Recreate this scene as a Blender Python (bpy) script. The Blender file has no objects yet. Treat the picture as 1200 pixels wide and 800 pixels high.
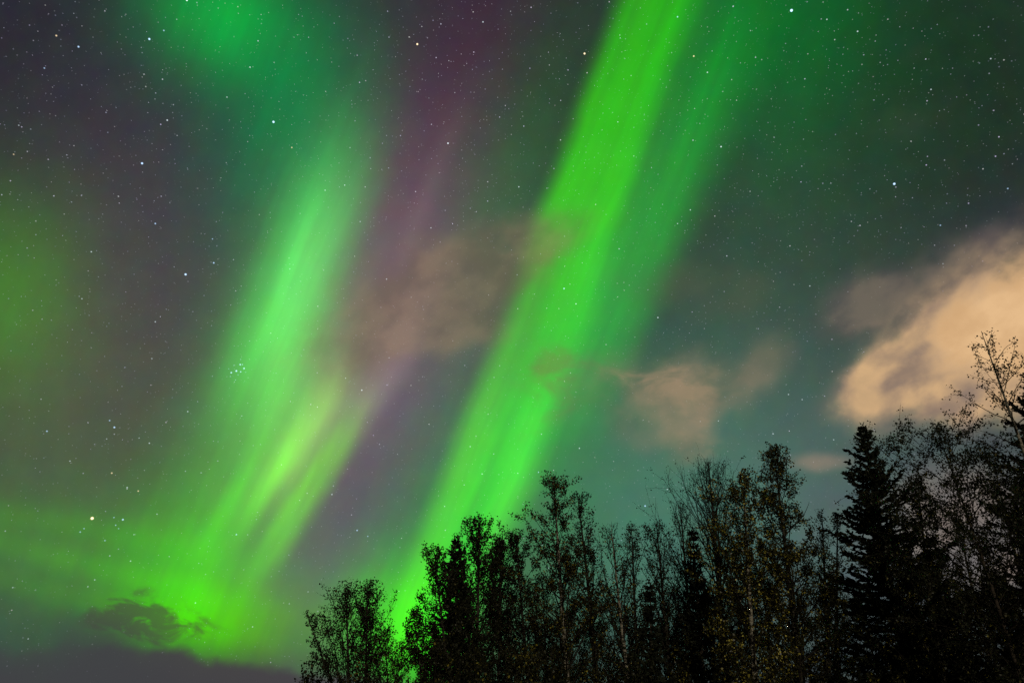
import bpy, math, random
import numpy as np

# ---------------------------------------------------------------- camera, sky, light, exposure
scene = bpy.context.scene
R = math.radians
PITCH = R(28.0)
CAM = np.array([0.0, 0.0, 1.6])
cam_data = bpy.data.cameras.new('camera')
cam_data.sensor_width = 36.0
cam_data.lens = 25.05
cam_data.clip_end = 20000.0
cam = bpy.data.objects.new('camera', cam_data)
scene.collection.objects.link(cam)
cam.location = CAM
cam.rotation_euler = (R(90) + PITCH, 0, 0)
scene.camera = cam

scene.view_settings.view_transform = 'Standard'
scene.view_settings.look = 'None'
scene.view_settings.exposure = 0.0
scene.view_settings.gamma = 1.0
scene.cycles.max_bounces = 4
scene.cycles.diffuse_bounces = 2
scene.cycles.use_denoising = False
scene.cycles.use_adaptive_sampling = True
scene.cycles.adaptive_threshold = 0.02
scene.cycles.adaptive_min_samples = 12

# faint warm light of the settlement behind the camera, the only lamp
LAMP_AZ, LAMP_EL = R(172.0), R(16.0)       # azimuth clockwise from the view direction (+Y)
sun_data = bpy.data.lights.new('town_glow', 'SUN')
sun_data.energy = 0.72
sun_data.angle = R(0.5)
sun_data.color = (1.0, 0.88, 0.62)
sun = bpy.data.objects.new('town_glow', sun_data)
scene.collection.objects.link(sun)
sun.rotation_euler = (R(90) - LAMP_EL, 0, math.pi - LAMP_AZ)

# The night sky is charted on the tangent plane of the direction (azimuth 0, elevation 28 degrees),
# 835 chart units to one radius, chart x to the right and chart y downwards, tangent point (600, 400).
F = 835.0
AX_R = np.array([1.0, 0, 0])
AX_F = np.array([0, math.cos(PITCH), math.sin(PITCH)])
AX_U = np.array([0, -math.sin(PITCH), math.cos(PITCH)])


def chart_dir(x, y):
    d = AX_F * F + AX_R * (x - 600.0) + AX_U * (400.0 - y)
    return d / np.linalg.norm(d)


world = bpy.data.worlds.new('World')
scene.world = world
world.use_nodes = True
world.cycles.sampling_method = 'MANUAL'
world.cycles.sample_map_resolution = 256
wt = world.node_tree
wt.nodes.clear()
N, L = wt.nodes, wt.links


def plug(inp, v):
    if isinstance(v, bpy.types.NodeSocket):
        L.new(v, inp)
    else:
        inp.default_value = v


def mth(op, a, b=None, c=None, clamp=False):
    n = N.new('ShaderNodeMath')
    n.operation = op
    n.use_clamp = clamp
    for i, v in enumerate((a, b, c)):
        if v is not None:
            plug(n.inputs[i], v)
    return n.outputs[0]


def vec(op, a, b=None, c=None):
    n = N.new('ShaderNodeVectorMath')
    n.operation = op
    for i, v in enumerate((a, b, c)):
        if v is not None:
            plug(n.inputs[i], v)
    return n.outputs['Value' if op in ('DOT_PRODUCT', 'DISTANCE', 'LENGTH') else 'Vector']


def rng(v, a, b, lo=0.0, hi=1.0, smooth=True):
    n = N.new('ShaderNodeMapRange')
    n.interpolation_type = 'SMOOTHSTEP' if smooth else 'LINEAR'
    n.clamp = True
    plug(n.inputs[0], v)
    for i, q in enumerate((a, b, lo, hi)):
        n.inputs[i + 1].default_value = q
    return n.outputs[0]


def scl(v, f):
    n = N.new('ShaderNodeVectorMath')
    n.operation = 'SCALE'
    plug(n.inputs[0], v)
    plug(n.inputs['Scale'], f)
    return n.outputs[0]


def noise(v, scale, detail=4.0, rough=0.55, dist=0.0):
    n = N.new('ShaderNodeTexNoise')
    n.noise_dimensions = '3D'
    plug(n.inputs['Vector'], v)
    n.inputs['Scale'].default_value = scale
    n.inputs['Detail'].default_value = detail
    n.inputs['Roughness'].default_value = rough
    n.inputs['Distortion'].default_value = dist
    return n.outputs['Fac'], n


def axes(x, y, sx, sy, ang):
    """the two rows that turn a chart point (x, y, 1) into local, scaled coordinates"""
    c, q = math.cos(R(ang)), math.sin(R(ang))
    return (c / sx, q / sx, -(x * c + y * q) / sx), (-q / sy, c / sy, (x * q - y * c) / sy)


def local2(v, x, y, sx, sy, ang):
    a, b = axes(x, y, sx, sy, ang)
    return vec('DOT_PRODUCT', v, a), vec('DOT_PRODUCT', v, b)


def local(v, x, y, sx, sy, ang):
    p, q = local2(v, x, y, sx, sy, ang)
    n = N.new('ShaderNodeCombineXYZ')
    L.new(p, n.inputs[0])
    L.new(q, n.inputs[1])
    return n.outputs[0]


def blob(v, x, y, sx, sy, ang=0.0):
    p, q = local2(v, x, y, sx, sy, ang)
    return mth('POWER', 0.60653, mth('MULTIPLY_ADD', p, p, mth('MULTIPLY', q, q)))


def mixc(a, b, f):
    n = N.new('ShaderNodeMix')
    n.data_type = 'VECTOR'
    n.clamp_factor = True
    plug(n.inputs[0], f)
    plug(n.inputs[4], a[:3] if isinstance(a, tuple) else a)
    plug(n.inputs[5], b[:3] if isinstance(b, tuple) else b)
    return n.outputs[1]


def rgb(*c):
    return (c[0] / 255.0, c[1] / 255.0, c[2] / 255.0)


tc = N.new('ShaderNodeTexCoord')
DIR = tc.outputs['Generated']
zf = vec('DOT_PRODUCT', DIR, tuple(AX_F))
front = rng(zf, 0.05, 0.35)
zs = mth('MAXIMUM', zf, 0.05)
cx = mth('MULTIPLY_ADD', mth('DIVIDE', vec('DOT_PRODUCT', DIR, tuple(AX_R)), zs), F, 600.0)
cy = mth('MULTIPLY_ADD', mth('DIVIDE', vec('DOT_PRODUCT', DIR, tuple(AX_U)), zs), -F, 400.0)
cmb = N.new('ShaderNodeCombineXYZ')
L.new(cx, cmb.inputs[0])
L.new(cy, cmb.inputs[1])
cmb.inputs[2].default_value = 1.0
UV0 = cmb.outputs[0]
# slow wander of everything in the sky, so that no edge is ruler straight
def noise3(v, scale, detail, rough):
    c = N.new('ShaderNodeCombineXYZ')
    for i, o in enumerate(((0, 0, 0), (411.0, 97.0, 5.0), (-233.0, 571.0, 11.0))):
        L.new(noise(vec('ADD', v, o), scale, detail, rough)[0], c.inputs[i])
    return c.outputs[0]


wn = noise3(UV0, 0.0065, 3.0, 0.5)
UV = vec('MULTIPLY_ADD', wn, (34.0, 34.0, 0.0), UV0)
UV = vec('SUBTRACT', UV, (17.0, 17.0, 0.0))
BUV = vec('MULTIPLY_ADD', wn, (16.0, 16.0, 0.0), UV0)
BUV = vec('SUBTRACT', BUV, (8.0, 8.0, 0.0))

# ---- airglow, base of the sky (values are in display space until the final gamma)
acc = rgb(54, 58, 58)
for x, y, sx, sy, a, c in [
    (0, 0, 230, 170, 0, (-9, -12, -6)),
    (1130, 40, 260, 190, 0, (-18, -4, -16)),
    (620, 20, 150, 110, 0, (2, -10, 0)),
    (150, 300, 150, 170, 0, (17, 8, 15)),
    (482, 235, 62, 130, 26, (24, 2, 16)),
    (550, 60, 70, 90, 24, (5, -3, 2)),
    (430, 420, 90, 170, 30, (42, 28, 33)),
    (465, 540, 70, 180, 26, (12, -6, 14)),
    (380, 720, 90, 90, 0, (20, 22, 22)),
    (60, 520, 150, 150, 0, (18, 22, 5)),
    (30, 720, 260, 120, 0, (2, 16, 10)),
    (1000, 620, 260, 170, 0, (24, 28, 32)),
    (900, 330, 220, 200, 0, (4, 14, 5)),
    (760, 640, 150, 140, 0, (6, 20, 14)),
    (780, 520, 120, 110, 0, (-2, 9, 4)),
    (1140, 190, 130, 110, -35, (-3, -5, -4)),
    (1170, 290, 100, 60, -35, (3, -6, 5)),
]:
    acc = vec('ADD', acc, scl(tuple(v / 255.0 for v in c), blob(UV, x, y, sx, sy, a)))

# ---- aurora: glows
aur = (0.0, 0.0, 0.0)
for x, y, sx, sy, a, c in [
    (255, 12, 72, 58, 20, (-20, 98, 8)),
    (330, 130, 58, 95, 24, (-20, 42, 6)),
    (-5, 335, 72, 90, 8, (2, 50, -14)),
    (372, 225, 46, 115, 22, (8, 46, 10)),
    (312, 410, 48, 110, 22, (0, 58, 2)),
    (350, 480, 36, 90, 26, (18, 56, 4)),
    (272, 575, 58, 95, 28, (4, 33, -4)),
    (226, 668, 60, 66, 24, (0, 56, -14)),
    (212, 728, 54, 34, 0, (4, 54, -22)),
    (295, 735, 60, 38, 0, (6, 40, -26)),
    (90, 655, 130, 60, 8, (4, 26, -6)),
    (50, 612, 150, 13, 10, (0, 18, -6)),
    (70, 655, 150, 12, 13, (2, 22, -6)),
    (60, 692, 150, 12, 14, (2, 16, -6)),
    (500, 620, 52, 130, 18, (-8, 32, -4)),
    (607, 190, 50, 150, 20, (-12, 24, -8)),
    (640, 500, 66, 110, 20, (-4, 8, -4)),
    (585, 610, 75, 130, 18, (6, 18, -4)),
    (470, 735, 55, 55, 0, (2, 96, -30)),
    (690, 650, 130, 120, 0, (-2, 12, 4)),
    (905, 20, 90, 120, 20, (-16, 42, -2)),
]:
    aur = vec('ADD', aur, scl(tuple(v / 255.0 for v in c), blob(BUV, x, y, sx, sy, a)))

# ---- aurora: rays.  A ray runs from its foot to its head, with one soft edge on each side.
def ray(foot, head, left, right, low, high, col):
    dx, dy = head[0] - foot[0], head[1] - foot[1]
    ln = math.hypot(dx, dy)
    ang = math.degrees(math.atan2(dx, -dy))
    t, q = local2(BUV, foot[0], foot[1], 1, 1, ang)
    u = mth('MULTIPLY', q, -1.0 / ln)
    w = mth('MULTIPLY', rng(t, left[0], left[1]), rng(t, right[0], right[1], 1.0, 0.0))
    w = mth('MULTIPLY', w, rng(u, low[0], low[1]))
    w = mth('MULTIPLY', w, rng(u, high[0], high[1], 1.0, 0.0))
    return scl(tuple(v / 255.0 for v in col), w)


for args in [
    # the great right-hand ray: sharp left edge, soft right flank
    ((488, 640), (720, 0), (-14, 24), (62, 126), (-0.5, 0.15), (0.95, 1.7), (3, 74, -8)),
    ((488, 640), (720, 0), (-12, 20), (64, 108), (0.30, 0.66), (0.80, 1.5), (4, 36, -8)),
    ((488, 640), (720, 0), (-14, 24), (16, 62), (-0.4, 0.0), (0.2, 0.5), (14, 14, 0)),
    ((562, 640), (772, 0), (-16, 14), (12, 52), (-0.2, 0.1), (0.1, 0.42), (12, 24, 2)),
    # the fainter ray beside it
    ((648, 620), (925, 0), (-104, -40), (-26, 26), (0.0, 0.42), (0.5, 1.15), (-2, 60, 0)),
    # the broad left-hand ray and its pale core
    ((258, 540), (425, 130), (-72, -8), (14, 76), (0.0, 0.40), (0.62, 1.08), (8, 52, 8)),
    ((280, 500), (408, 170), (-34, -2), (4, 44), (0.1, 0.45), (0.55, 1.0), (10, 26, 10)),
    ((272, 640), (420, 400), (-32, 4), (6, 36), (0.05, 0.45), (0.60, 1.05), (30, 46, 8)),
    # dim veil that joins the two right-hand rays
    ((560, 620), (850, 0), (-70, 0), (10, 70), (-0.2, 0.3), (0.7, 1.3), (0, 24, 2)),
    # narrow rays over the left display
    ((292, 690), (462, 420), (-34, 2), (-2, 26), (-0.1, 0.32), (0.55, 1.0), (14, 68, -10)),
    ((292, 690), (462, 420), (-42, 0), (0, 34), (0.5, 0.95), (0.9, 1.45), (24, 18, 18)),
    ((238, 690), (400, 430), (-22, 0), (0, 18), (0.1, 0.4), (0.5, 0.9), (4, 34, -4)),
    ((276, 690), (440, 430), (-12, 0), (0, 12), (0.1, 0.4), (0.5, 0.9), (6, 26, -4)),
    ((205, 690), (370, 430), (-20, 0), (0, 18), (0.0, 0.3), (0.4, 0.8), (2, 24, -4)),
    # brown-violet rays in the gap between the two displays
    ((420, 420), (560, 60), (-16, 8), (4, 30), (0.1, 0.5), (0.6, 1.0), (9, 10, 5)),
]:
    aur = vec('ADD', aur, ray(*args))

# striation along the rays
st = noise(local(BUV, 600, 400, 38, 520, 21), 1.0, 2.0, 0.5)[0]
aur = scl(aur, rng(st, 0.25, 0.75, 0.90, 1.09, smooth=False))
st2 = noise(local(BUV, 300, 900, 13, 360, 22), 1.0, 2.0, 0.5)[0]
aur = scl(aur, rng(st2, 0.3, 0.7, 0.95, 1.05, smooth=False))
acc = vec('ADD', acc, scl(aur, front))

# mottled airglow
mt = noise3(UV0, 0.03, 3.0, 0.6)
acc = vec('MULTIPLY_ADD', mt, (0.05, 0.06, 0.05), acc)
acc = vec('SUBTRACT', acc, (0.025, 0.03, 0.025))

# ---- clouds lit from below by the town
cn, _ = noise(local(UV0, 0, 0, 1.25, 1, -32), 0.0150, 6.0, 0.50, 0.15)
cl2, _ = noise(local(UV0, 310, 90, 1.35, 1, -34), 0.020, 5.0, 0.48, 0.1)
alpha_all = None


def cloud(base, shapes, n_amp, lo, hi, op, col, col2=None, grain=None):
    """lay one bank of cloud over the sky; shapes are soft patches, broken up by the noise"""
    global alpha_all
    d = None
    for x, y, sx, sy, a, w in shapes:
        b = mth('MULTIPLY', blob(UV, x, y, sx, sy, a), w)
        d = b if d is None else mth('ADD', d, b)
    d = mth('ADD', d, mth('MULTIPLY', mth('SUBTRACT', grain or cn, 0.5), mth('MULTIPLY', d, n_amp)))
    al = mth('MULTIPLY', rng(d, lo, hi), mth('MULTIPLY', front, op))
    alpha_all = al if alpha_all is None else mth('MAXIMUM', alpha_all, al)
    c = rgb(*col) if col2 is None else mixc(tuple(rgb(*col)) + (1,), tuple(rgb(*col2)) + (1,), cl2s)
    cc = c + (1,) if isinstance(c, tuple) else c
    return mixc(base, cc, al)


cl2s = rng(cl2, 0.34, 0.66)
fine, _ = noise(local(UV0, 77, 20, 1.9, 1, 6), 0.034, 5.0, 0.55, 0.4)
# faint brown veil between the displays, over the rays
acc = cloud(acc, [(545, 330, 95, 38, -28, 1.0), (430, 375, 80, 45, -20, 0.7), (600, 300, 60, 22, -20, 0.7), (560, 395, 45, 30, 0, 0.5)],
            2.2, 0.15, 1.15, 0.58, (112, 98, 82), (146, 124, 98))
acc = cloud(acc, [(645, 438, 26, 28, 0, 0.75), (690, 428, 55, 22, 0, 0.45), (645, 300, 34, 13, -25, 0.6), (640, 492, 60, 14, -25, 0.3)],
            3.0, 0.10, 1.2, 0.44, (134, 108, 80), grain=fine)
acc = cloud(acc, [(800, 325, 60, 22, -5, 1.0), (870, 358, 42, 20, -20, 0.8), (1075, 65, 26, 14, -30, 0.4), (1080, 140, 70, 26, -20, 0.5)],
            2.0, 0.15, 1.2, 0.45, (88, 92, 72))
# middle cloud
acc = cloud(acc, [(765, 446, 70, 26, 4, 0.9), (800, 490, 36, 46, 30, 0.75), (740, 490, 40, 30, 0, 0.3), (820, 527, 22, 13, 0, 0.6)],
            2.6, 0.10, 1.15, 0.62, (126, 116, 94), (164, 136, 110))
acc = cloud(acc, [(745, 446, 46, 18, 6, 0.5), (800, 448, 34, 18, 0, 0.55), (806, 500, 20, 32, 20, 0.45), (826, 530, 20, 9, 0, 0.5)],
            4.0, 0.20, 1.0, 0.55, (170, 140, 112), grain=fine)
acc = cloud(acc, [(893, 432, 34, 22, -40, 0.8), (855, 470, 34, 16, -30, 0.5)], 2.4, 0.10, 1.2, 0.62, (116, 110, 92), (136, 120, 100))
acc = cloud(acc, [(958, 540, 32, 9, -4, 0.9)], 1.6, 0.15, 1.0, 0.72, (146, 128, 112))
# dim grey-brown fringe above the great cloud
acc = cloud(acc, [(1020, 352, 40, 30, -28, 1.0), (1085, 322, 70, 26, -28, 0.8), (1180, 288, 60, 26, -40, 0.9)],
            2.0, 0.12, 1.15, 0.75, (86, 80, 80), (122, 108, 96))
# the great cloud, peach coloured by the town
acc = cloud(acc, [(1130, 470, 90, 28, -12, 0.8), (1040, 455, 40, 22, -10, 0.5)], 2.2, 0.12, 1.2, 0.80, (112, 102, 98), (140, 122, 106))
big = [(1195, 372, 92, 62, -38, 1.15), (1100, 412, 84, 36, -34, 1.0), (1045, 432, 46, 20, -30, 0.75), (1120, 452, 80, 22, -14, 0.7), (1200, 440, 70, 40, 0, 0.6)]
acc = cloud(acc, big, 2.3, 0.16, 1.10, 0.96, (144, 122, 106), (214, 174, 128))
acc = cloud(acc, [(1215, 362, 90, 58, -40, 1.2), (1150, 396, 60, 32, -32, 0.7)], 1.6, 0.3, 1.25, 0.90, (238, 194, 142), (208, 166, 120))
acc = cloud(acc, [(1075, 412, 22, 9, -25, 0.6), (1140, 462, 22, 10, -20, 0.6), (1050, 455, 26, 8, -10, 0.5)],
            3.0, 0.16, 0.9, 0.55, (106, 96, 98), grain=fine)
acc = cloud(acc, [(1012, 440, 34, 14, -28, 0.5), (1022, 470, 36, 11, -12, 0.45), (1085, 482, 56, 11, -8, 0.45), (1075, 392, 40, 13, -34, 0.45)],
            4.5, 0.20, 0.95, 0.75, (158, 134, 112), (188, 156, 118), grain=fine)
# pink haze behind the trees at the right
acc = cloud(acc, [(1150, 640, 110, 56, 0, 1.0), (1150, 575, 80, 34, 0, 0.5)], 0.8, 0.2, 1.0, 0.7, (150, 128, 116), (124, 114, 112))
# dark cloud bank low in the left, with loose puffs
acc = cloud(acc, [(168, 708, 44, 18, 12, 0.42), (150, 728, 40, 16, 6, 0.42), (205, 735, 46, 16, 10, 0.40), (180, 748, 50, 10, 6, 0.34), (118, 728, 26, 24, 0, 0.30)],
            6.5, 0.30, 1.05, 0.66, (74, 76, 66), grain=fine)
edge_n = mth('MULTIPLY_ADD', cn, 46.0, -23.0)
bank_y = rng(cx, 150.0, 420.0, 756.0, 800.0, smooth=False)
bank = rng(mth('SUBTRACT', mth('ADD', cy, edge_n), bank_y), -7.0, 10.0)
bank = mth('MULTIPLY', mth('MULTIPLY', bank, rng(cx, 60.0, 210.0, 0.45, 1.0)), mth('MULTIPLY', front, 0.92))
soft = rng(mth('MULTIPLY_ADD', cx, 0.55, cy), 790.0, 690.0)
alpha_all = mth('MAXIMUM', alpha_all, bank)
acc = mixc(acc, tuple(rgb(71, 66, 71)) + (1,), bank)
acc = cloud(acc, [(20, 812, 260, 40, 3, 1.0), (115, 748, 44, 40, 10, 0.5)], 1.2, 0.12, 1.0, 0.85, (66, 66, 70))

# ---- below the horizon and behind: plain dark night
night = mixc(tuple(rgb(40, 46, 44)) + (1,), acc, front)

night = vec('MAXIMUM', night, (0.0, 0.0, 0.0))
sky_lin = vec('POWER', night, (2.2, 2.2, 2.2))

# ---- stars: the faint ones scattered, the bright ones where the constellations have them
clear = mth('SUBTRACT', 1.0, mth('MULTIPLY', alpha_all, 0.97))


def field(scale, r, power, gain):
    vo = N.new('ShaderNodeTexVoronoi')
    vo.voronoi_dimensions = '3D'
    vo.feature = 'F1'
    L.new(DIR, vo.inputs['Vector'])
    vo.inputs['Scale'].default_value = scale
    s = rng(vo.outputs['Distance'], r * scale, 0.0, 0.0, 1.0, smooth=False)
    c = vo.outputs['Color']
    sp = N.new('ShaderNodeSeparateColor')
    L.new(c, sp.inputs[0])
    br = mth('MULTIPLY', mth('POWER', sp.outputs[0], power), gain)
    hue = vec('MULTIPLY_ADD', c, (0.35, 0.2, 0.4), (0.58, 0.76, 0.85))
    return scl(hue, mth('MULTIPLY', s, br))


stars = vec('ADD', field(122.0, 0.00100, 3.2, 0.95), field(240.0, 0.00078, 2.6, 0.42))

W, O, B = (0.80, 0.94, 1.0), (1.0, 0.76, 0.46), (0.48, 0.70, 1.0)
CATALOGUE = {
    'white': (W, [
        (196, 141, 2), (219, 0.5, 2.5), (22, 147, 1.3), (293, 79, 1.7), (266, 114, 1.5), (107, 295, 1.7), (96, 350, 1.5),
        (182, 377, 1.7), (175, 519, 1.8), (149, 571, 2.0), (163, 513, 1.4), (125, 514, 1.4), (82, 540, 1.6), (178, 420, 1.5),
        (220, 482, 1.8), (153, 657, 1.8), (111, 679, 1.7), (103, 687, 1.6), (15, 688, 1.6), (33, 748, 1.6), (229, 706, 1.8),
        (296, 734, 1.8), (525, 168, 2.4), (566, 26, 1.8), (453, 327, 2.0), (404, 217, 1.7), (381, 223, 1.6), (505, 267, 1.6),
        (424, 457, 2.2), (405, 443, 1.6), (456, 419, 1.7), (389, 579, 2.0), (551, 523, 1.8), (565, 555, 1.9), (521, 593, 1.7),
        (361, 693, 1.5), (339, 707, 1.5), (829, 85, 1.8), (845, 172, 2.2), (724, 143, 1.5), (608, 219, 1.8), (809, 246, 1.7),
        (794, 262, 1.6), (675, 356, 2.0), (771, 372, 2.0), (606, 322, 1.7), (782, 573, 1.9), (679, 525, 2.0), (842, 493, 1.7),
        (1005, 37, 1.8), (969, 23, 1.6), (1091, 105, 1.6), (1161, 69, 1.6), (1105, 309, 1.6), (949, 335, 1.6), (924, 462, 1.7),
        (940, 468, 1.6), (977, 515, 1.6), (906, 508, 1.8), (157, 626, 1.5), (184, 602, 1.6)]),
    'warm': (O, [
        (108, 607, 5.0), (66, 42, 2.1), (489, 52, 3.2), (342, 173, 1.9), (685, 63, 3.2), (813, 66, 2.3), (131, 554, 2.3),
        (162, 575, 2.2), (16, 181, 1.6)]),
    'blue': (B, [
        (277, 434.5, 3.0), (271, 436.5, 2.6), (281.5, 427, 2.5), (286, 431.5, 2.6), (282, 435.5, 2.2), (276, 445, 1.3), (288, 436, 1.2), (274, 428, 1.2), (282, 421, 1.3),
        (268, 432, 1.2), (270, 441, 1.3), (284, 427, 1.6), (279, 439, 1.3), (175, 46, 3.0), (92, 55, 2.4), (192, 36, 1.8),
        (166.5, 191.5, 3.2), (217.5, 321.5, 3.5), (250.5, 308, 2.4), (182, 262, 2.2), (249, 280, 1.7), (134, 500.5, 2.8),
        (128.5, 492.5, 2.0), (55, 505, 2.2), (144, 608.5, 2.9), (133.5, 606, 1.8), (135.5, 615, 1.9), (139, 619, 1.6), (123, 633, 1.9), (98.5, 619, 1.8), (94, 623, 2.0), (277, 626, 2.4), (320.5, 143, 3.6),
        (418.5, 621, 2.4), (431, 628, 1.9), (661, 338, 2.5), (756, 592.5, 2.8), (794, 20, 2.0), (631, 553, 2.0), (927.5, 12.5, 4.2),
        (1048, 215.5, 3.6), (1102, 264, 1.8), (1181, 221, 1.8), (52, 80, 1.7)]),
}
for colour, cat in CATALOGUE.values():
    s = None
    for x, y, m in cat:
        dd = vec('DISTANCE', DIR, tuple(chart_dir(x, y)))
        r = (0.42 + 0.27 * m) / F
        v = rng(dd, r, 0.0, 0.0, 0.44 * m ** 1.5, smooth=False)
        s = v if s is None else mth('ADD', s, v)
    stars = vec('ADD', stars, scl(colour, s))
sepd = N.new('ShaderNodeSeparateXYZ')
L.new(DIR, sepd.inputs[0])
clear = mth('MULTIPLY', clear, rng(sepd.outputs[2], 0.0, 0.75, 0.40, 1.0, smooth=False))      # dimmed by thicker air low down
stars = scl(stars, clear)
final = vec('ADD', sky_lin, stars)

bg = N.new('ShaderNodeBackground')
L.new(final, bg.inputs[0])
bg.inputs[1].default_value = 1.0
# the last trace of moonlit air, a Nishita sky turned down to night
nish = N.new('ShaderNodeTexSky')
nish.sky_type = 'NISHITA'
nish.sun_disc = False
nish.sun_elevation = LAMP_EL
nish.sun_rotation = LAMP_AZ
bg2 = N.new('ShaderNodeBackground')
L.new(nish.outputs[0], bg2.inputs[0])
bg2.inputs[1].default_value = 0.0003
addw = N.new('ShaderNodeAddShader')
L.new(bg.outputs[0], addw.inputs[0])
L.new(bg2.outputs[0], addw.inputs[1])
wout = N.new('ShaderNodeOutputWorld')
L.new(addw.outputs[0], wout.inputs[0])


# ---------------------------------------------------------------- materials
def material(name, build):
    m = bpy.data.materials.new(name)
    m.use_nodes = True
    t = m.node_tree
    b = t.nodes['Principled BSDF']
    build(t, b)
    return m


def ramp(t, fac, stops):
    r = t.nodes.new('ShaderNodeValToRGB')
    t.links.new(fac, r.inputs[0])
    els = r.color_ramp.elements
    while len(els) < len(stops):
        els.new(0.5)
    for e, (p, c) in zip(els, stops):
        e.position = p
        e.color = tuple(c) + (1,)
    return r.outputs[0]


def leaf_material(name, stops, rough=0.5):
    def build(t, b):
        g = t.nodes.new('ShaderNodeNewGeometry')
        t.links.new(ramp(t, g.outputs['Random Per Island'], stops), b.inputs['Base Color'])
        b.inputs['Roughness'].default_value = rough
        b.inputs['Specular IOR Level'].default_value = 0.3
    return material(name, build)


def bark_material(name, c0, c1, scale):
    def build(t, b):
        co = t.nodes.new('ShaderNodeTexCoord')
        mp = t.nodes.new('ShaderNodeMapping')
        mp.inputs['Scale'].default_value = (1, 1, 3.0)
        t.links.new(co.outputs['Object'], mp.inputs[0])
        n = t.nodes.new('ShaderNodeTexNoise')
        n.inputs['Scale'].default_value = scale
        n.inputs['Detail'].default_value = 5
        t.links.new(mp.outputs[0], n.inputs['Vector'])
        t.links.new(ramp(t, n.outputs['Fac'], [(0.42, c0), (0.56, c1)]), b.inputs['Base Color'])
        b.inputs['Roughness'].default_value = 0.85
        b.inputs['Specular IOR Level'].default_value = 0.15
        bp = t.nodes.new('ShaderNodeBump')
        bp.inputs['Strength'].default_value = 0.4
        bp.inputs['Distance'].default_value = 0.01
        t.links.new(n.outputs['Fac'], bp.inputs['Height'])
        t.links.new(bp.outputs[0], b.inputs['Normal'])
    return material(name, build)


M_LEAF = {  # autumn colours with patchy lamplight painted in, as lit and unlit sets
    'dark': leaf_material('dark olive unlit leaves', [(0.0, (0.012, 0.015, 0.006)), (0.95, (0.022, 0.023, 0.008)), (1.0, (0.14, 0.12, 0.02))]),
    'mixed': leaf_material('turning part lit leaves', [(0.0, (0.013, 0.016, 0.006)), (0.84, (0.030, 0.028, 0.008)), (1.0, (0.34, 0.29, 0.04))]),
    'yellow': leaf_material('yellow lamplit autumn leaves', [(0.0, (0.016, 0.018, 0.007)), (0.74, (0.045, 0.040, 0.010)), (0.90, (0.34, 0.29, 0.04)), (1.0, (0.70, 0.62, 0.16))], 0.38),
}
M_NEEDLE = leaf_material('spruce needles', [(0.0, (0.010, 0.014, 0.009)), (1.0, (0.024, 0.030, 0.016))], 0.75)
M_BIRCH = bark_material('paper birch bark', (0.04, 0.034, 0.03), (0.36, 0.33, 0.28), 9.0)
M_GREY = bark_material('grey aspen bark', (0.022, 0.019, 0.016), (0.07, 0.062, 0.05), 8.0)
M_DARKBARK = bark_material('spruce bark', (0.025, 0.02, 0.016), (0.07, 0.055, 0.045), 12.0)
M_TWIG = bark_material('twig bark', (0.014, 0.012, 0.010), (0.034, 0.028, 0.024), 20.0)


def ground_build(t, b):
    co = t.nodes.new('ShaderNodeTexCoord')
    n = t.nodes.new('ShaderNodeTexNoise')
    n.inputs['Scale'].default_value = 0.6
    n.inputs['Detail'].default_value = 9
    t.links.new(co.outputs['Object'], n.inputs['Vector'])
    t.links.new(ramp(t, n.outputs['Fac'], [(0.35, (0.030, 0.028, 0.014)), (0.55, (0.055, 0.050, 0.020)), (0.7, (0.08, 0.065, 0.035))]),
                b.inputs['Base Color'])
    b.inputs['Roughness'].default_value = 0.95
    bp = t.nodes.new('ShaderNodeBump')
    bp.inputs['Strength'].default_value = 0.6
    bp.inputs['Distance'].default_value = 0.08
    t.links.new(n.outputs['Fac'], bp.inputs['Height'])
    t.links.new(bp.outputs[0], b.inputs['Normal'])


M_GROUND = material('forest floor', ground_build)


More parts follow.
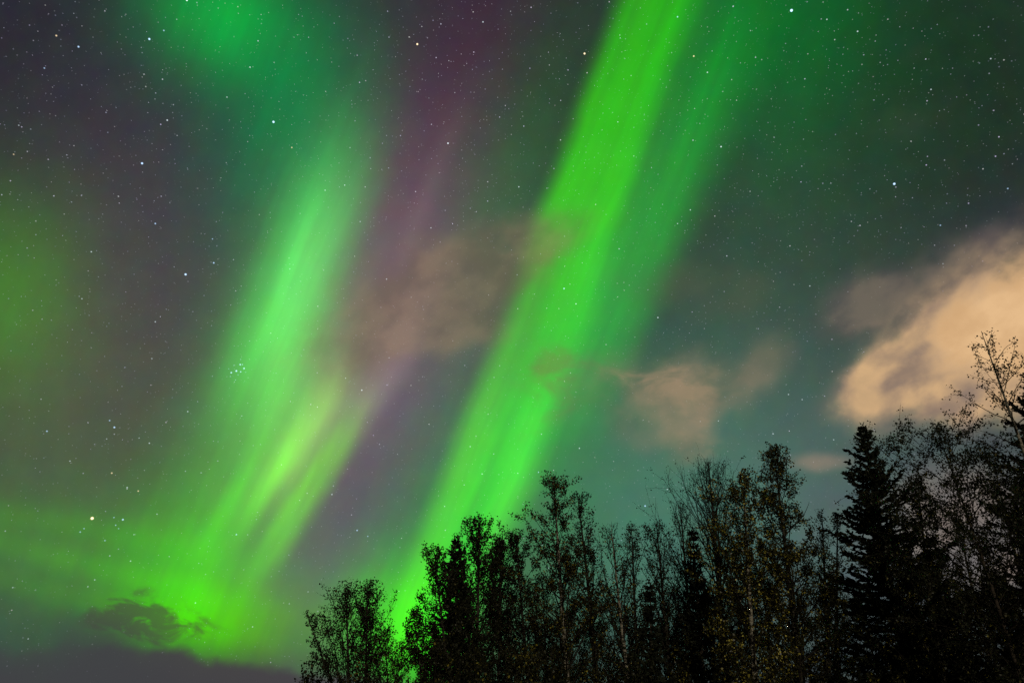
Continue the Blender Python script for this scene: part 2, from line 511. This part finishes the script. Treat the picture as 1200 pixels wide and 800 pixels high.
# ---------------------------------------------------------------- mesh helpers
class Mesh:
    """collects quads"""
    def __init__(self):
        self.v, self.f, self.n = [], [], 0

    def add(self, v, f):
        v = np.asarray(v, dtype=np.float32).reshape(-1, 3)
        self.v.append(v)
        self.f.append(np.asarray(f, dtype=np.int32).reshape(-1, 4) + self.n)
        self.n += len(v)

    def tube(self, pts, rad, sides=5):
        pts = np.asarray(pts, dtype=float)
        k = len(pts)
        d = np.gradient(pts, axis=0)
        d /= np.linalg.norm(d, axis=1)[:, None] + 1e-9
        ref = np.array([0.31, 0.95, 0.05]) if abs(d[0][2]) > 0.6 else np.array([0.03, 0.08, 1.0])
        a = np.cross(d, ref)
        a /= np.linalg.norm(a, axis=1)[:, None] + 1e-9
        b = np.cross(d, a)
        th = np.arange(sides) * 2 * math.pi / sides
        ring = a[:, None, :] * np.cos(th)[None, :, None] + b[:, None, :] * np.sin(th)[None, :, None]
        v = pts[:, None, :] + ring * np.asarray(rad, dtype=float)[:, None, None]
        i = np.arange(k - 1)[:, None] * sides
        j = np.arange(sides)[None, :]
        j2 = (j + 1) % sides
        f = np.stack([i + j, i + j2, i + sides + j2, i + sides + j], axis=-1)
        self.add(v, f)

    def leaves(self, pos, size, rs, droop=0.35):
        pos = np.asarray(pos, dtype=float)
        n = len(pos)
        if n == 0:
            return
        ax = rs.normal(size=(n, 3))
        ax[:, 2] -= droop
        ax /= np.linalg.norm(ax, axis=1)[:, None]
        nr = rs.normal(size=(n, 3))
        sd = np.cross(ax, nr)
        sd /= np.linalg.norm(sd, axis=1)[:, None]
        up = np.cross(sd, ax)
        s = size * rs.uniform(0.65, 1.25, n)[:, None]
        v = np.stack([pos, pos + ax * s * 0.45 + sd * s * 0.40 + up * s * 0.08, pos + ax * s,
                      pos + ax * s * 0.45 - sd * s * 0.40 + up * s * 0.08], axis=1)
        self.add(v, np.arange(n * 4))

    def sprigs(self, pos, axis, length, width, rs):
        """needle covered twigs: two crossed slender blades each"""
        n = len(pos)
        ax = axis / (np.linalg.norm(axis, axis=1)[:, None] + 1e-9)
        sd = np.cross(ax, rs.normal(size=(n, 3)))
        sd /= np.linalg.norm(sd, axis=1)[:, None] + 1e-9
        for s in (sd, np.cross(ax, sd)):
            w = s * width[:, None]
            m = pos + ax * length[:, None] * rs.uniform(0.3, 0.6, n)[:, None]
            v = np.stack([pos, m + w, pos + ax * length[:, None], m - w], axis=1)
            self.add(v, np.arange(n * 4))

    def build(self, name, mat, parent=None):
        v = np.concatenate(self.v)
        f = np.concatenate(self.f)
        me = bpy.data.meshes.new(name)
        me.vertices.add(len(v))
        me.vertices.foreach_set('co', v.ravel())
        me.loops.add(f.size)
        me.loops.foreach_set('vertex_index', f.ravel())
        me.polygons.add(len(f))
        me.polygons.foreach_set('loop_start', np.arange(len(f), dtype=np.int32) * 4)
        me.update(calc_edges=True)
        me.validate()
        me.materials.append(mat)
        o = bpy.data.objects.new(name, me)
        scene.collection.objects.link(o)
        o.parent = parent
        return o


def thing(name, label, cat, loc, group=None):
    o = bpy.data.objects.new(name, None)
    o.empty_display_size = 0.3
    scene.collection.objects.link(o)
    o.location = loc
    o['label'] = label
    o['category'] = cat
    if group:
        o['group'] = group
    return o


def stand(dist, top, foot_x):
    """trunk foot and tip of a tree that stands dist metres ahead; the lean is the tree's own"""
    a = chart_dir(*top)
    tip = CAM + a * (dist / a[1])
    b = chart_dir(foot_x, 800)
    low = CAM + b * (dist / b[1])
    g = low + (low - tip) * (low[2] / (tip[2] - low[2]))
    g[2] = -0.12
    depth = float(np.dot(tip - CAM, AX_F))
    return g, tip, depth / F


def unit(v):
    return v / (np.linalg.norm(v) + 1e-9)


# ---------------------------------------------------------------- trees
def broadleaf(name, label, dist, top, foot_x, half, seed, leaf='dark', n_leaf=2600, size=0.055, bark=M_GREY,
              crown_from=0.22, n_br=46, rise=0.95, droop=0.0, twigs=7, bare_top=0.0, rad=None, wob=1.0, flare=0.74, fill=3.2, group='broadleaf trees of the grove', cat='tree'):
    rs = np.random.RandomState(seed)
    g, tip, mpp = stand(dist, top, foot_x)
    H = tip[2] - g[2]
    reach = half * mpp * 1.75
    n_leaf = int(n_leaf * fill)
    o = thing(name, label, cat, tuple(g), group)
    tip = tip - g
    trunk, limbs, crown = Mesh(), Mesh(), Mesh()
    K = 14
    ts = np.linspace(0, 1, K)
    bend = rs.normal(size=(2, 3)) * 0.10 * wob
    off = np.stack([np.sin(ts * math.pi) * bend[0, 0] * H * 0.1 + np.sin(ts * 7 + bend[1, 0] * 9) * 0.02 * wob * (1 - ts),
                    np.sin(ts * math.pi) * bend[0, 1] * H * 0.1 + np.cos(ts * 6 + bend[1, 1] * 9) * 0.02 * wob * (1 - ts),
                    0 * ts], axis=1)
    axis = ts[:, None] * tip[None, :] + off - off[0] * (1 - ts)[:, None]
    r0 = rad or 0.0115 * H
    trad = r0 * (1 - ts) ** 0.85 + 0.006
    trad[0] *= 1.35
    trunk.tube(axis, trad, 8)

    def at(t):
        return np.array([np.interp(t, ts, axis[:, i]) for i in range(3)])
    leaf_pos = []
    # leading shoots at the tip
    for k in range(4):
        ta = 0.84 + 0.03 * k
        p = at(ta)
        d = unit(np.array([rs.normal() * 0.22, rs.normal() * 0.22, 1.0]))
        tp = [p]
        for _ in range(4):
            d = unit(d + rs.normal(size=3) * 0.07)
            tp.append(tp[-1] + d * H * (1.0 - ta) * rs.uniform(0.20, 0.26))
        tp = np.array(tp)
        limbs.tube(tp, np.linspace(0.006, 0.002, 5), 3)
        leaf_pos.append(tp)
    for b in range(n_br):
        q = (b + rs.uniform(0, 1)) / n_br
        q = q ** 1.12
        t = crown_from + (0.985 - crown_from) * q
        rr = reach * (min(1.0, 0.55 + 2.2 * q) * (1 - q) ** flare * 0.98 + 0.05) * rs.uniform(0.55, 1.12)
        az = b * 2.39996 + rs.uniform(-0.5, 0.5)
        el = rise * rs.uniform(0.62, 1.12) * (0.80 + 0.42 * q)
        el = min(el, 1.36)
        Lb = rr / max(math.cos(el), 0.22)
        Lb = min(Lb, (1.0 - t) * H * 0.86 / max(math.sin(el), 0.3) + 0.02)
        p = at(t)
        hor = np.array([math.cos(az), math.sin(az), 0])
        d = hor * math.cos(el) + np.array([0, 0, math.sin(el)])
        pts = [p]
        nseg = 6
        for i in range(nseg):
            d = unit(d + rs.normal(size=3) * 0.10 + np.array([0, 0, 0.05 - droop * 0.5 * (i / nseg)]))
            pts.append(pts[-1] + d * Lb / nseg)
        pts = np.array(pts)
        rb = max(0.0045, float(np.interp(t, ts, trad)) * 0.42)
        limbs.tube(pts, np.linspace(rb, 0.0042, nseg + 1), 4)
        nt = max(3, int(twigs * (0.5 + Lb / (reach * 1.6 + 0.1))))
        for k in range(nt):
            u = rs.uniform(0.18, 1.0)
            i = min(int(u * nseg), nseg - 1)
            base = pts[i] + (pts[i + 1] - pts[i]) * (u * nseg - i)
            td = unit(unit(pts[i + 1] - pts[i]) + rs.normal(size=3) * 0.55 + np.array([0, 0, 0.25 - droop * 0.6]))
            tl = Lb * rs.uniform(0.18, 0.42) * (1.1 - 0.5 * u) + 0.10
            tp = [base]
            for _ in range(4):
                td = unit(td + rs.normal(size=3) * 0.16 + np.array([0, 0, 0.04 - droop * 0.45]))
                tp.append(tp[-1] + td * tl / 4)
            tp = np.array(tp)
            limbs.tube(tp, np.linspace(0.0054, 0.0024, 5), 3)
            if q > 1 - bare_top and rs.uniform() < 0.75:
                continue
            leaf_pos.append(tp)
    # leaves sit in small bunches along the twigs
    if n_leaf and leaf_pos:
        TP = np.array(leaf_pos)
        n_b = max(1, n_leaf // 2)
        tw = np.linalg.norm(TP[:, 4] - TP[:, 0], axis=1) ** 1.35 * np.where(np.arange(len(TP)) < 4, 0.45, 1.0)
        idx = rs.choice(len(TP), n_b, p=tw / tw.sum())
        u = rs.uniform(0.15, 1.0, n_b) * 4
        i0 = np.minimum(u.astype(int), 3)
        fr = (u - i0)[:, None]
        c = TP[idx, i0] * (1 - fr) + TP[idx, i0 + 1] * fr
        c = np.repeat(c, 2, axis=0) + rs.normal(size=(n_b * 2, 3)) * 0.045
        crown.leaves(c, size, rs, 0.35 + droop)
        crown.build('crown', M_LEAF[leaf], o)
    trunk.build('trunk', bark, o)
    limbs.build('branches', M_TWIG, o)
    return o


def conifer(name, label, dist, top, foot_x, half, seed, dens=1.0, blunt=0.0, sag=0.30, broad=1.45, group='spruces of the grove'):
    rs = np.random.RandomState(seed)
    g, tip, mpp = stand(dist, top, foot_x)
    H = tip[2] - g[2]
    reach = half * mpp * broad
    o = thing(name, label, 'tree', tuple(g), group)
    tip = tip - g
    trunk, limbs, crown = Mesh(), Mesh(), Mesh()
    ts = np.linspace(0, 1, 10)
    axis = ts[:, None] * tip[None, :] + np.stack([np.sin(ts * 6 + seed) * 0.02, np.cos(ts * 5 + seed) * 0.02, 0 * ts], 1)
    trad = 0.014 * H * (1 - ts) ** 0.9 + 0.008
    trad[0] *= 1.4
    trunk.tube(axis, trad, 8)
    SP, SA, SL, SW = [], [], [], []
    nw = int(H / 0.17)
    for w in range(nw):
        q = (w + rs.uniform(-0.3, 0.3)) / nw
        q = min(max(q, 0.0), 0.995)
        t = 0.06 + 0.935 * q
        full = reach * ((1 - q) ** 0.80 * (1 - blunt) + blunt * (1 - q ** 6)) + 0.05
        full *= 0.82 + 0.30 * math.sin(w * 1.9 + seed) * rs.uniform(0.3, 1.0)
        nb = max(5, int((6 + 4 * (1 - q)) * dens))
        for b in range(nb):
            az = rs.uniform(0, 2 * math.pi)
            Lb = full * (0.78 + 0.30 * math.sin(az * 2 + w * 1.3 + seed) * math.sin(w * 0.7 + az)) * rs.uniform(0.45, 1.25)
            p = np.array([np.interp(t, ts, axis[:, i]) for i in range(3)])
            hor = np.array([math.cos(az), math.sin(az), 0])
            sl = 0.35 - 0.9 * sag * (1.4 - q)
            d = unit(hor + np.array([0, 0, sl + 0.55 * q]))
            pts = [p]
            for i in range(4):
                d = unit(d + np.array([0, 0, -sag * 0.22 if i < 2 else sag * 0.55]) + rs.normal(size=3) * 0.05)
                pts.append(pts[-1] + d * Lb / 4)
            pts = np.array(pts)
            limbs.tube(pts, np.linspace(0.006 + 0.006 * (1 - q), 0.003, 5), 3)
            ns = max(6, int(Lb / 0.034 * dens))
            u = rs.uniform(0.05, 1.0, ns) ** 0.8 * 4
            i0 = np.minimum(u.astype(int), 3)
            fr = (u - i0)[:, None]
            c = pts[i0] * (1 - fr) + pts[i0 + 1] * fr
            bd = pts[i0 + 1] - pts[i0]
            bd /= np.linalg.norm(bd, axis=1)[:, None]
            side = np.cross(bd, [0, 0, 1]) * rs.choice([-1, 1], ns)[:, None]
            a = bd * 0.75 + side * rs.uniform(0.2, 1.0, ns)[:, None] + rs.normal(size=(ns, 3)) * 0.22 + np.array([0, 0, -0.18])
            SP.append(c)
            SA.append(a)
            SL.append(rs.uniform(0.12, 0.27, ns) * (0.65 + 0.35 * (1 - q)))
            SW.append(rs.uniform(0.022, 0.042, ns))
    # leading shoot
    for z in np.linspace(0.0, 0.35, 10):
        SP.append((tip - np.array([0, 0, z]))[None, :])
        SA.append(rs.normal(size=(1, 3)) * 0.5 + np.array([[0, 0, 0.9]]))
        SL.append(np.array([0.12]))
        SW.append(np.array([0.02]))
    crown.sprigs(np.concatenate(SP), np.concatenate(SA), np.concatenate(SL), np.concatenate(SW), rs)
    trunk.build('trunk', M_DARKBARK, o)
    limbs.build('branches', M_TWIG, o)
    crown.build('crown', M_NEEDLE, o)
    return o


def shrub(name, label, dist, top, half, seed, leaf='dark', n_leaf=3200, stems=12, group='shrubs under the trees'):
    rs = np.random.RandomState(seed)
    g, tip, mpp = stand(dist, top, top[0])
    g = np.array([tip[0], tip[1], -0.06])
    Hs = tip[2]
    o = thing(name, label, 'shrub', tuple(g), group)
    st_, cr = Mesh(), Mesh()
    TP = []
    for s in range(stems):
        az = rs.uniform(0, 2 * math.pi)
        out = half * mpp * rs.uniform(0.1, 1.0)
        hh = Hs * (1.0 if s == 0 else rs.uniform(0.6, 0.98))
        p0 = np.array([math.cos(az), math.sin(az), 0]) * rs.uniform(0.0, 0.10)
        p1 = np.array([math.cos(az) * out, math.sin(az) * out, hh]) * (1 if s else np.array([0.1, 0.1, 1]))
        u = np.linspace(0, 1, 7)[:, None]
        pts = p0 * (1 - u) + p1 * u + np.array([math.cos(az), math.sin(az), 0]) * 0.12 * np.sin(u * math.pi) * half * mpp + rs.normal(size=(7, 3)) * 0.02
        pts[0] = p0
        st_.tube(pts, np.linspace(0.016, 0.004, 7), 5)
        for k in range(15):
            w = rs.uniform(0.25, 1.0) * 6
            i = min(int(w), 5)
            base = pts[i] + (pts[i + 1] - pts[i]) * (w - i)
            td = unit(unit(p1) + rs.normal(size=3) * 0.5)
            tl = rs.uniform(0.2, 0.55)
            tp = [base]
            for _ in range(4):
                td = unit(td + rs.normal(size=3) * 0.15 + np.array([0, 0, 0.05]))
                tp.append(tp[-1] + td * tl / 4)
            tp = np.array(tp)
            st_.tube(tp, np.linspace(0.004, 0.002, 5), 3)
            TP.append(tp)
    TP = np.array(TP)
    idx = rs.randint(0, len(TP), n_leaf)
    u = rs.uniform(0.1, 1.0, n_leaf) * 4
    i0 = np.minimum(u.astype(int), 3)
    fr = (u - i0)[:, None]
    c = TP[idx, i0] * (1 - fr) + TP[idx, i0 + 1] * fr + rs.normal(size=(n_leaf, 3)) * 0.03
    cr.leaves(c, 0.062, rs, 0.2)
    st_.build('stems', M_TWIG, o)
    cr.build('crown', M_LEAF[leaf], o)
    return o


# ---------------------------------------------------------------- ground
def build_ground():
    n = 90
    u = np.linspace(-1, 1, n)
    x = np.sign(u) * np.abs(u) ** 2.6 * 1500.0
    X, Y = np.meshgrid(x, x)
    rs = np.random.RandomState(4)
    Z = 0.05 * np.sin(X * 0.31 + 1) * np.cos(Y * 0.27) + 0.03 * np.sin(X * 0.9) * np.sin(Y * 1.1) - 0.06
    v = np.stack([X, Y, Z], -1).reshape(-1, 3)
    i = np.arange(n - 1)[:, None] * n + np.arange(n - 1)[None, :]
    f = np.stack([i, i + 1, i + n + 1, i + n], -1)
    m = Mesh()
    m.add(v, f)
    o = m.build('ground', M_GROUND)
    o['kind'] = 'structure'


build_ground()

# ---------------------------------------------------------------- the grove
PAPER, ASPEN = 'paper birches', 'aspens'
# left edge of the grove
broadleaf('birch_tree', 'low leafy young birch at the open left edge of the grove', 21, (405, 688), 404, 42, 11, n_leaf=1700, n_br=52, rise=1.15, crown_from=0.12, flare=0.42)
broadleaf('birch_tree', 'slender young birch just right of the leftmost low birch', 21.5, (431, 684), 427, 23, 12, n_leaf=1500, n_br=48, rise=1.15, flare=0.45)
broadleaf('birch_tree', 'thin birch stem leaning outward beyond all others on the left', 20.5, (358, 716), 392, 20, 13, n_leaf=750, n_br=28, rise=1.0)
broadleaf('birch_tree', 'small bushy birch in front of the bright green glow at the dip in the treeline', 20, (484, 716), 492, 22, 14, n_leaf=2200, n_br=44)
# dark blunt spruce with leafy neighbours
conifer('spruce_tree', 'dark blunt topped spruce standing between leafy aspens near the green beam', 22, (533, 630), 536, 26, 21, dens=1.5, blunt=0.55)
broadleaf('aspen_tree', 'leafy aspen spreading left in front of the blunt dark spruce', 20.5, (508, 640), 528, 36, 22, n_leaf=4600, n_br=56, rise=0.8)
broadleaf('aspen_tree', 'tall leafy aspen rising right behind the blunt dark spruce', 23, (562, 606), 556, 34, 23, n_leaf=4200, n_br=60, rise=1.15, size=0.068)
broadleaf('aspen_tree', 'rounded aspen filling the shoulder right of the tall leafy aspen', 22.5, (586, 632), 580, 28, 24, n_leaf=3000, n_br=50, rise=1.1)
broadleaf('birch_tree', 'short leafy birch left of the white trunked spire birch', 21, (604, 622), 618, 30, 25, n_leaf=3000, n_br=48)
broadleaf('birch_tree', 'pointed leafy spire birch with a lit white trunk, tallest left of centre', 20, (648, 558), 664, 38, 26, 'mixed', 4600, bark=M_BIRCH, n_br=62, rise=0.95)
broadleaf('birch_tree', 'thin sparse birch leaning beside the white trunked spire birch', 21.5, (676, 576), 696, 24, 27, n_leaf=1700, n_br=44, rise=1.0)
# sparse middle
broadleaf('birch_tree', 'nearly bare birch with a pale streaked trunk left of the small spruce', 20.5, (716, 614), 737, 32, 31, 'mixed', 900, bark=M_BIRCH, n_br=54, rise=1.1, bare_top=0.3)
broadleaf('birch_tree', 'sparse birch with a leaf tuft on its tip behind the small spruce', 22, (740, 612), 750, 24, 32, n_leaf=1100, n_br=44, rise=1.1)
broadleaf('birch_tree', 'half bare birch with forked twigs right of the small spruce', 21, (769, 611), 786, 32, 33, n_leaf=1300, n_br=56, rise=1.1)
conifer('spruce_tree', 'small pointed black spruce among nearly bare birches', 19.5, (761, 682), 763, 30, 34, dens=1.3)
conifer('spruce_tree', 'ragged mid sized black spruce in front of the bare twiggy birches', 20, (811, 620), 824, 34, 35, dens=1.3)
broadleaf('birch_tree', 'tall bare twiggy birch rising behind the ragged spruce', 22, (830, 541), 850, 44, 36, n_leaf=700, n_br=110, rise=1.15, twigs=11, flare=0.5)
broadleaf('birch_tree', 'shorter bare birch left of the tall bare twiggy one', 22.5, (797, 588), 815, 26, 37, n_leaf=500, n_br=60, rise=1.2)
# yellow pair
broadleaf('birch_tree', 'lamp lit birch with the most bright yellow lamplit autumn leaves', 18, (871, 554), 884, 44, 41, 'yellow', 5200, bark=M_BIRCH, n_br=64, rise=1.0)
broadleaf('birch_tree', 'dense full leaved birch with a pointed crown left of the great spruce', 19, (906, 525), 936, 44, 42, 'mixed', 7000, n_br=70, rise=0.95)
broadleaf('birch_tree', 'thin sapling in the gap before the great spruce, nearer the full leaved birch', 20, (963, 598), 968, 18, 43, n_leaf=700, n_br=34, rise=1.1)
broadleaf('birch_tree', 'wispy sapling touching the left branches of the great spruce', 20.5, (982, 602), 984, 16, 44, n_leaf=650, n_br=32, rise=1.1)
# right side
conifer('spruce_tree', 'great pointed spruce, the tallest conifer, under the orange cloud', 20, (1010, 498), 1064, 84, 51, dens=1.6, sag=0.42)
broadleaf('birch_tree', 'weeping birch with arching drooping twigs right of the great spruce', 16, (1096, 497), 1190, 74, 52, n_leaf=8200, size=0.052, n_br=90, rise=0.75, droop=0.50, twigs=12, flare=0.34, bark=M_DARKBARK, rad=0.05)
broadleaf('birch_tree', 'tall open birch with curled bare twigs against the orange cloud', 15, (1150, 388), 1305, 50, 53, n_leaf=1400, size=0.05, bark=M_BIRCH, n_br=54, rise=0.7, droop=0.25, crown_from=0.4, rad=0.085)
conifer('spruce_tree', 'dark spruce at the right edge behind the open birch', 18, (1207, 418), 1268, 88, 54, dens=1.6)
broadleaf('birch_tree', 'yellowish birch filling the gap between great spruce and weeping birch', 18.5, (1075, 560), 1110, 42, 55, 'mixed', 4200, n_br=54, rise=0.85)
broadleaf('birch_tree', 'leafy birch in front of the open birch at the right edge', 17, (1165, 545), 1235, 60, 56, 'mixed', 5200, n_br=60, rise=0.7, droop=0.3)
conifer('spruce_tree', 'broad dark spruce low beside the great spruce', 19, (1086, 625), 1128, 56, 57, dens=1.4)
conifer('spruce_tree', 'black spruce low under the leafy birch at the right edge', 18, (1158, 665), 1210, 60, 58, dens=1.4)
# second row, seen through the first
BACK = 'trees of the second row'
for i, (tx, ty, fx, hw, lab) in enumerate([
        (592, 690, 598, 34, 'low background birch between rounded aspen and short leafy birch'),
        (636, 678, 642, 34, 'background birch seen through the left side of the spire birch'),
        (690, 700, 700, 30, 'low background birch under the thin sparse leaning birch'),
        (790, 690, 798, 34, 'background birch between small spruce and ragged spruce'),
        (858, 640, 870, 40, 'background birch behind the yellow leaved birch'),
        (925, 640, 944, 40, 'background birch right of the full leaved birch'),
        (1000, 690, 1030, 40, 'low background birch glimpsed through the great spruce'),
        (450, 740, 455, 34, 'lowest background birch at the dip in the treeline'),
        (548, 690, 550, 40, 'background birch hidden low behind the tall leafy aspen'),
        (665, 716, 668, 36, 'background birch low between the spire birch and its thin neighbour'),
        (724, 704, 730, 36, 'background birch behind the nearly bare streaked birch'),
        (775, 724, 782, 36, 'background birch low behind the small pointed spruce'),
        (826, 690, 840, 40, 'background birch low behind the ragged spruce'),
        (890, 668, 905, 42, 'background birch between the yellow and the full leaved birch'),
        (966, 690, 980, 38, 'background birch low in the gap before the great spruce'),
        (1060, 640, 1088, 46, 'background birch behind the right flank of the great spruce'),
        (1120, 600, 1165, 52, 'background birch behind the arching weeping birch'),
        (1185, 600, 1240, 56, 'background birch behind the leafy birch at the right edge')]):
    broadleaf('birch_tree', lab, 27 + (i % 3), (tx, ty), fx, hw, 70 + i, ('dark', 'mixed', 'dark')[i % 3], 2600, n_br=46, group=BACK)
# undergrowth
for i, (sx, sy, hw, lab) in enumerate([
        (372, 762, 34, 'low shrub at the far left end of the grove'),
        (425, 768, 36, 'low shrub under the slender young birch'),
        (470, 764, 34, 'low shrub below the dip in the treeline'),
        (515, 748, 40, 'leafy shrub at the foot of the blunt dark spruce'),
        (560, 752, 38, 'leafy shrub at the foot of the tall leafy aspen'),
        (610, 748, 38, 'leafy shrub left of the white spire birch trunk'),
        (650, 752, 34, 'shrub in front of the white spire birch trunk'),
        (695, 764, 34, 'sparse shrub in the pale gap left of the streaked trunk'),
        (752, 752, 38, 'shrub at the foot of the small pointed spruce'),
        (805, 742, 44, 'shrub at the foot of the ragged spruce'),
        (860, 738, 44, 'shrub with yellow leaves under the yellow birch'),
        (915, 736, 44, 'shrub under the full leaved birch'),
        (968, 750, 40, 'shrub under the two thin saplings'),
        (1030, 755, 44, 'shrub at the foot of the great spruce'),
        (1095, 728, 50, 'shrub under the broad low spruce'),
        (1160, 730, 50, 'shrub at the right edge under the black spruce')]):
    shrub('shrub', lab, 17.5 + (i * 7 % 5) * 0.7, (sx, sy), hw, 100 + i, 'yellow' if i == 10 else ('dark', 'mixed')[i % 2])
